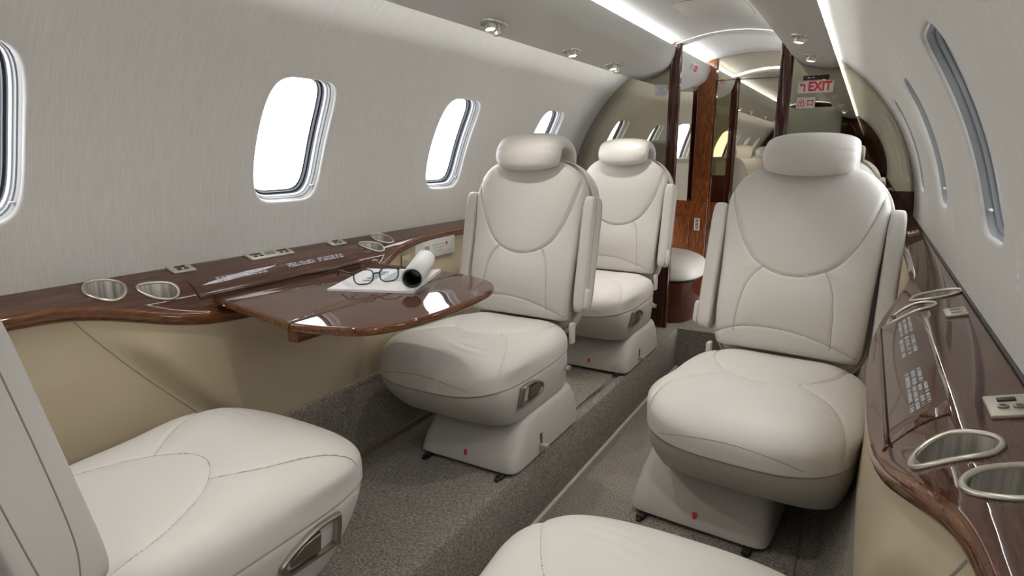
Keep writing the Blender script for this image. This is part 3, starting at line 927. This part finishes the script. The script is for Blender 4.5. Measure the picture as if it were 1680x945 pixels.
o = link('inner_cover', mk('r', *roll_mesh(.0200, .0236, 2.5, .7, .001, Ln - .001), 'inner'), roll, label='dark glossy inner cover')
sm = o.modifiers.new('s', 'SOLIDIFY'); sm.thickness = .0008
q = MB(); 
# glasses
gl = link('reading_glasses', None, None, (-.452, 1.190, TZ + .007), (0, 0, R_(63)), label='black framed reading glasses lying on the white magazine', cat='glasses')
def rim_pts(cx):
    P = resample(sup(.0265, .019, 3.0, 200), 40); out = []
    for x, z in P:
        x2 = x * (1 - .10 * (z < 0) * abs(z) / .02); out.append((cx + x2, 0, z + .021))
    return out
for s in (-1, 1):
    v, f = tube(rim_pts(s * .035), .0018, 6, True); link('rim', mk('rim', v, f, 'black'), gl)
    P = rim_pts(s * .035); link('lens', mk('lens', P, [tuple(range(40))], 'glass', False), gl)
    q = [(s * .0605, 0, .032), (s * .068, .004, .033), (s * .070, .015, .033), (s * .070, .055, .030), (s * .068, .095, .026), (s * .065, .125, .008)] if s < 0 else \
        [(s * .0605, 0, .032), (s * .068, .004, .033), (s * .069, .015, .033), (s * .066, .055, .030), (s * .062, .095, .026), (s * .060, .125, .008)]
    v, f = tube(spline(q, 5), .0025, 6); link('temple', mk('temple', v, f, 'black'), gl)
v, f = tube(spline([(-.010, 0, .024), (-.005, 0, .028), (.005, 0, .028), (.010, 0, .024)], 5), .0018, 6); link('bridge', mk('b', v, f, 'black'), gl)

# ------------------------------------------------------------------ forward partition
def psec(x0, z0, z1, side):   # half cross-section outline in x-z, bounded by wall circle
    pts = [(x0, z0)]
    xb_ = .70; pts.append((side * xb_, z0)) 
    zt = []
    for k in range(40):
        z = z0 + (z1 - z0) * k / 39
        x = math.sqrt(max(0, (RC + .004) ** 2 - (z - ZC) ** 2))
        if x > abs(x0): zt.append((side * x, z))
    pts += zt; pts.append((x0, zt[-1][1]))
    return pts
def panel(x0, z0, z1, side, y, th, name, m, parent, **k):
    P = psec(x0, z0, z1, side)
    v, f = prism(P, 0, th); v = [(p[0], y + p[2], p[1]) for p in v]
    return link(name, mk(name, v, f, m, False), parent, **k)
for s, w in ((-1, 'left'), (1, 'right')):
    root = empty('partition', (0, 0, 0), label='forward cabin partition %s of the aisle, tinted mirror over dark wood' % w, cat='partition')
    panel(s * .285, .222, 1.0, s, Y1 - .012, .035, 'lower_panel', 'darkwood', root)
    panel(s * .285, 1.0, 1.70, s, Y1 - .006, .025, 'mirror', 'mirror', root)
for s, w in ((-1, 'left'), (1, 'right')):
    cx = s * .262; top = 1.703 if s < 0 else 1.692
    q = MB()
    rings = [rring(.024, .030, 5, 32, z) for z in (.0, top - .222)]
    q.add(*loft(rings))
    q.add(*loft([rring(.007, .009, 2, 16, z, -s * .022, -.026) for z in (.0, top - .222)]))
    q.add(*loft([rring(.007, .009, 2, 16, z, s * .018, -.028) for z in (.0, top - .222)]))
    link('post', q.mesh('post', 'darkwood', True, 50), None, (cx, Y1, .222), label='dark mahogany post at the %s side of aisle opening' % w, cat='post', group=None)

def text_mesh(s, size, m, ext=.0006):
    cu = bpy.data.curves.new('t', 'FONT'); cu.body = s; cu.size = size; cu.align_x = 'CENTER'; cu.align_y = 'CENTER'; cu.extrude = ext; cu.offset = size * .035
    o = bpy.data.objects.new('t', cu); COL.objects.link(o); bpy.context.view_layer.update()
    dg = bpy.context.evaluated_depsgraph_get(); me = bpy.data.meshes.new_from_object(o.evaluated_get(dg)); bpy.data.objects.remove(o)
    me.materials.clear(); me.materials.append(M[m]); return me
RX = (PI / 2, 0, 0)
# EXIT sign
sg = link('exit_sign', None, None, (.391, Y1 - .009, 1.466), label='white EXIT sign with red letters and arrow on right mirror', cat='sign')
link('board', MB().add(*box(0, 0, 0, .150, .006, .054, .002)).mesh('b', 'whitep'), sg)
o = link('lettering', text_mesh('EXIT', .052, 'red'), sg, (.019, -.0036, 0), RX); o.scale = (.92, 1.08, 1)
q = MB()
q.add([(-.068, -.004, .010), (-.056, -.004, .020), (-.056, -.004, .001)], [(0, 2, 1)])
q.add(*box(-.050, -.004, .010, .014, .001, .006)); q.add(*box(-.045, -.004, -.006, .006, .001, .030))
link('arrow', q.mesh('a', 'red', False), sg)
# chinese exit sign
s2 = link('exit_sign', None, None, (.357, Y1 - .009, 1.396), label='small white sign with two red Chinese characters under the EXIT sign', cat='sign')
link('board', MB().add(*box(0, 0, 0, .080, .006, .050, .004)).mesh('b', 'whitep'), s2)
q = MB()
def bar(x0, z0, x1, z1, w=.0036):
    L = math.hypot(x1 - x0, z1 - z0); m_ = Matrix.Translation(((x0 + x1) / 2, -.0036, (z0 + z1) / 2)) @ Matrix.Rotation(-math.atan2(z1 - z0, x1 - x0), 4, 'Y')
    q.add(*xf(box(0, 0, 0, L + w, .0012, w), m_))
cx = -.019
for a in [(0, .017, 0, -.015), (-.010, .012, -.010, .001), (.010, .012, .010, .001), (-.010, .001, .010, .001), (-.013, -.003, -.013, -.015), (.013, -.003, .013, -.015), (-.013, -.015, .013, -.015)]:
    bar(cx + a[0], a[1], cx + a[2], a[3])
cx = .019
for a in [(-.010, .011, -.010, -.011), (.010, .011, .010, -.011), (-.012, .010, .012, .010), (-.010, -.010, .010, -.010)]: bar(cx + a[0], a[1], cx + a[2], a[3])
link('lettering', q.mesh('c', 'red', False), s2)
s3 = link('monitor', None, None, (.391, Y1 - .009, 1.507), label='slim black panel mounted above the EXIT sign', cat='monitor')
link('housing', MB().add(*box(0, 0, 0, .108, .008, .020, .001)).mesh('b', 'black'), s3)
q = MB(); q.add(*box(-.03, -.0045, 0, .010, .001, .004)); q.add(*box(-.012, -.0045, 0, .010, .001, .003)); link('lettering', q.mesh('l', 'whitep', False), s3)
def card(x, y, z, w, h, label, rot=0, lines=8):
    r = link('placard', None, None, (x, y, z), (0, rot, 0), label=label, cat='placard')
    link('sheet', MB().add(*box(0, 0, 0, w, .002, h)).mesh('s', 'paper', False), r)
    q = MB(); rn = random.Random(2)
    for k in range(lines):
        ww = w * rn.uniform(.5, .85); q.add(*box(0, -.0013, h * (.38 - .76 * k / (lines - 1)), ww, .0006, h * .035))
    link('printed_lines', q.mesh('l', 'ink', False), r)
card(-.336, Y1 - .008, 1.483, .068, .056, 'small white printed notice on left mirror beside the post')

# ------------------------------------------------------------------ vestibule beyond the partition
P = [(math.cos(R_(-40 + 260 * k / 80)) * .90, ZC + .90 * math.sin(R_(-40 + 260 * k / 80))) for k in range(81)]
v, f = prism(P, 0, .02); v = [(p[0], Y2 + .05 + p[2], p[1]) for p in v]
link('added_backing_wall', mk('added_backing_wall', v, f, 'darkwood', False), kind='structure')  # dark backing added to block the white sky behind the bulkhead gaps
# bulkhead at Y2
bk = empty('bulkhead', (0, 0, 0), label='mirrored forward bulkhead with burl wood column, seen through aisle opening', cat='bulkhead')
def rectp(name, x0, x1, z0, z1, y, th, m, parent=bk, **k):
    return link(name, mk(name, *box((x0 + x1) / 2, y + th / 2, (z0 + z1) / 2, x1 - x0, th, z1 - z0, .0008, 1), m, False), parent, **k)
rectp('burl_column', -.330, -.226, .86, 1.74, Y2 - .03, .06, 'burl')
rectp('lower_panel', -.84, -.226, .22, .86, Y2 - .03, .05, 'burl')
rectp('lower_door_panel', -.220, .80, .22, .858, Y2 - .012, .03, 'burl')
rectp('mirror', -.222, .80, .862, 1.602, Y2, .02, 'mirror2', label='tinted mirror on the door')
P = [(x, z) for x, z in [(.87 * math.cos(R_(20 + 140 * k / 50)), ZC + .87 * math.sin(R_(20 + 140 * k / 50))) for k in range(51)] if z > 1.606]
P = [(P[0][0], 1.606)] + P + [(P[-1][0], 1.606)]
v, f = prism(P, 0, .02); v = [(p[0], Y2 + .001 + p[2], p[1]) for p in v]; link('header_mirror', mk('h', v, f, 'mirror2', False), bk, label='tinted mirror header')
rectp('frame_strip', -.226, -.219, .22, 1.60, Y2 - .016, .03, 'darkwood')
q = MB(); q.add(*box(-.385, Y2 - .034, .66, .10, .006, .20, .002)); link('raised_panel', q.mesh('r', 'burl'), bk)
q = MB(); q.add(*box(-.395, Y2 - .036, .868, .15, .012, .012, .003)); link('moulding', q.mesh('r', 'darkwood'), bk)
q = MB(); q.add(*box(-.188, Y2 - .02, .69, .022, .012, .010, .003)); link('door_latch', q.mesh('r', 'chrome'), bk)
# angled mirror left of the column
an = link('angled_mirror', None, None, (-.336, Y2 - .115, 1.22), (0, 0, R_(0)), label='narrow angled mirror left of the burl column reflecting a window', cat='mirror')
a_ = R_(-13); w_ = .36
q = MB(); v, f = box(-w_ / 2, 0, 0, w_, .01, .70); v = [(p[0] * math.cos(a_) - p[1] * math.sin(a_), p[0] * math.sin(a_) * -1 * -1 + p[1] * math.cos(a_), p[2]) for p in v]
link('mirror_glass', mk('m', v, f, 'mirror2', False), an)
# outlet plate
op = link('switch_plate', None, None, (-.283, Y2 - .034, .714), label='vertical silver switch plate on the burl wood beyond the opening', cat='switch plate')
link('plate', MB().add(*box(0, 0, 0, .034, .004, .080, .002)).mesh('p', 'plate'), op)
for k in range(3):
    link('button', MB().add(*box(0, -.003, .022 - .022 * k, .018, .003, .014, .001)).mesh('p', 'dark_metal'), op)
# vestibule side seat
st = empty('padded_stool', (-.44, 3.56, .22), label='white cushioned side seat on dark curved wood base beyond the opening', cat='seat')
rings = [rring(a, c, 3.2, 72, z) for a, c, z in ((.285, .235, .0), (.29, .24, .01), (.292, .242, .2), (.295, .245, .232))]
link('base', mk('b', *loft(rings), 'darkwood', True, 60), st)
V, F = pad(sup(.325, .265, 3.2, 300), .12, .04, 3.0, 24, (0, 0), 2.6); V[:, 2] += .268
link('cushion', mk('c', V, F, 'leather'), st)
link('placard', MB().add(*box(.287, -.06, .17, .004, .014, .022)).mesh('p', 'paper', False), st)
# pale cabinet on the left vestibule wall (seen in the mirror)
cb = empty('wall_cabinet', (-.72, 3.62, .56), label='pale grey cabinet on the left vestibule wall behind the side seat', cat='cabinet')
link('body', MB().add(*box(-.02, -.04, .285, .16, .50, .57, .01)).mesh('b', 'cabinet'), cb)
link('door', MB().add(*box(.062, -.04, .285, .008, .42, .50, .004)).mesh('b', 'whitep'), cb)
# placard on the vestibule valance
r = link('placard', None, None, (-.2722, 3.71, 1.637), (0, R_(22), 0), label='red and white placard with black square on valance beyond the mahogany post', cat='placard')
link('sheet', MB().add(*box(0, -.045, 0, .0015, .20, .046)).mesh('s', 'paper', False), r)
for zz in (-.012, 0, .012): link('red_print', MB().add(*box(.0012, -.005, zz, .001, .070, .008)).mesh('s', 'red', False), r)
link('grey_print', MB().add(*box(.0012, -.105, 0, .001, .050, .034)).mesh('s', 'ink', False), r)
link('black_mark', MB().add(*box(0, .125, -.004, .0015, .075, .030)).mesh('s', 'black', False), r)
link('white_symbol', MB().add(*box(.001, .125, -.004, .001, .020, .010)).mesh('s', 'whitep', False), r)

# ------------------------------------------------------------------ aft bulkhead (seen only in the mirrors)
P = [(.80, .0)] + [(math.cos(R_(-15 + 210 * k / 80)) * .86, ZC + .86 * math.sin(R_(-15 + 210 * k / 80))) for k in range(81)] + [(-.80, .0)]
v, f = prism(P, 0, .03); v = [(p[0], Y0 - .03 + p[2], p[1]) for p in v]
link('wall_aft', mk('wall_aft', v, f, 'darkwood', False), kind='structure')
ac = empty('aft_cabinet', (-.02, Y0 + .16, .9), label='pale green grey upper cabinet on the aft bulkhead, seen in mirror', cat='cabinet')
link('body', MB().add(*box(0, -.02, .37, .70, .26, .80, .02)).mesh('b', 'cabinet'), ac)
q = MB(); q.add(*box(-.12, .115, .42, .05, .01, .02, .003)); q.add(*box(.18, .115, .45, .05, .01, .015, .003)); link('latch', q.mesh('l', 'greyp'), ac)

# seat track visible on the raised floor
link('seat_track', MB().add(*box(-.212, 2.16, .2225, .018, .50, .006, .002)).add(*box(-.212, 2.16, .226, .006, .50, .004, .001)).mesh('t', 'chrome'), label='silver floor track beside the left seat pedestals', cat='seat track')

# ------------------------------------------------------------------ reading lights on the valances
def vz(x): return float(np.interp(x, VP[:, 0], VP[:, 1]))
def reading_light(side, x, y, gasper, label, group='reading lights on the valances'):
    z = vz(x); sl = (vz(x + .02) - vz(x - .02)) / .04
    root = link('reading_light', None, None, (side * x, y, z - .002), (0, -side * math.atan(sl), 0), label=label, cat='light', group=group)
    L = .068 if gasper else .050
    rings = [rring(a * L, b_ * .026, 2.2, 40, zz) for a, b_, zz in ((1.15, 1.15, .001), (1.1, 1.1, -.003), (1.0, 1.0, -.003), (.92, .9, .010))]
    b = MB(); rr = [[(p[1], p[0], p[2]) for p in r] for r in rings]; b.add(*loft(rr)); link('bezel', b.mesh('b', 'nickel'), root)
    oy = -.020 if gasper else 0
    b = MB(); rr = []
    for r, zz in ((.017, .004), (.0185, -.004), (.0185, -.014), (.0180, -.018), (.0150, -.0185), (.0145, -.016)):
        rr.append([(p[0] * (1 + .03 * (k % 2)) , oy + p[1] * (1 + .03 * (k % 2)), zz) for k, p in enumerate([(r * math.cos(2 * PI * j / 48), r * math.sin(2 * PI * j / 48)) for j in range(48)])])
    b.add(*loft(rr)); link('spot_housing', b.mesh('s', 'nickel'), root)
    link('lens', mk('l', [(p[0], oy + p[1], -.0190) for p in ((.0155, 0), (0, .0185), (-.0155, 0), (0, -.0185))], [(3, 2, 1, 0)], 'lamp', False), root)
    if gasper:
        b = MB(); rings = []
        for zz, r in ((.004, .016), (-.018, .0165), (-.019, .014), (-.030, .0135), (-.0305, .009), (-.024, .008)):
            rings.append([((r * (1 + .04 * (k % 2))) * math.cos(k * PI / 20), .022 + (r * (1 + .04 * (k % 2))) * math.sin(k * PI / 20), zz) for k in range(40)])
        b.add(*loft(rings)); link('air_nozzle', b.mesh('n', 'nickel', True, 30), root)
    ld = bpy.data.lights.new('reading_lamp', 'SPOT'); ld.energy = SPOT; ld.spot_size = R_(95); ld.spot_blend = .9; ld.color = (1, .93, .84); ld.shadow_soft_size = .012
    lo = bpy.data.objects.new('reading_lamp', ld); COL.objects.link(lo); lo.parent = root; lo.location = (0, oy, -.030)
for (s, x, y, g, lb) in ((-1, .400, 1.70, True, 'large spotlight and air nozzle pair on the left valance, nearest the camera'), (-1, .400, 2.285, False, 'single small spotlight in the middle of the left valance'),
                         (-1, .400, 2.745, True, 'small spotlight with air nozzle on left valance nearest the partition'), (1, .395, 2.40, False, 'small spotlight on the right valance, nearer one'),
                         (1, .395, 2.90, False, 'small spotlight on the right valance, above the EXIT sign'), (-1, .40, .75, True, 'valance spotlight out of frame above the lower left seat'),
                         (1, .40, .75, True, 'valance spotlight out of frame above the camera, right'), (-1, .40, -.2, False, 'aft left valance spotlight seen only in mirror'), (1, .40, 1.6, True, 'right valance spotlight just above the picture edge'),
                         (1, .40, -.2, False, 'aft right valance spotlight seen only in mirror')):
    reading_light(s, x, y, g, lb)
# ceiling hatch panel
def arc_pt(x, y, dr): a = math.acos(x / .862); return ((.862 - dr) * math.cos(a), y, ZC + (.862 - dr) * math.sin(a))
O = resample(sup(.14, .17, 6, 300), 80)
v, f = tube([arc_pt(.03 + p[0], 2.74 + p[1], .001) for p in O], .0022, 6, True)
rings = [[arc_pt(.03 + p[0] * s_, 2.74 + p[1] * s_, .003) for p in O] for s_ in (1, .7, .4, .1)]
b = MB(); b.add(*loft(rings, True))
hp = link('ceiling_hatch', b.mesh('h', 'headliner'), label='flush rectangular ceiling hatch above the aisle before the partition', cat='hatch')
link('gap_line', mk('g', v, f, 'dark_metal'), hp)
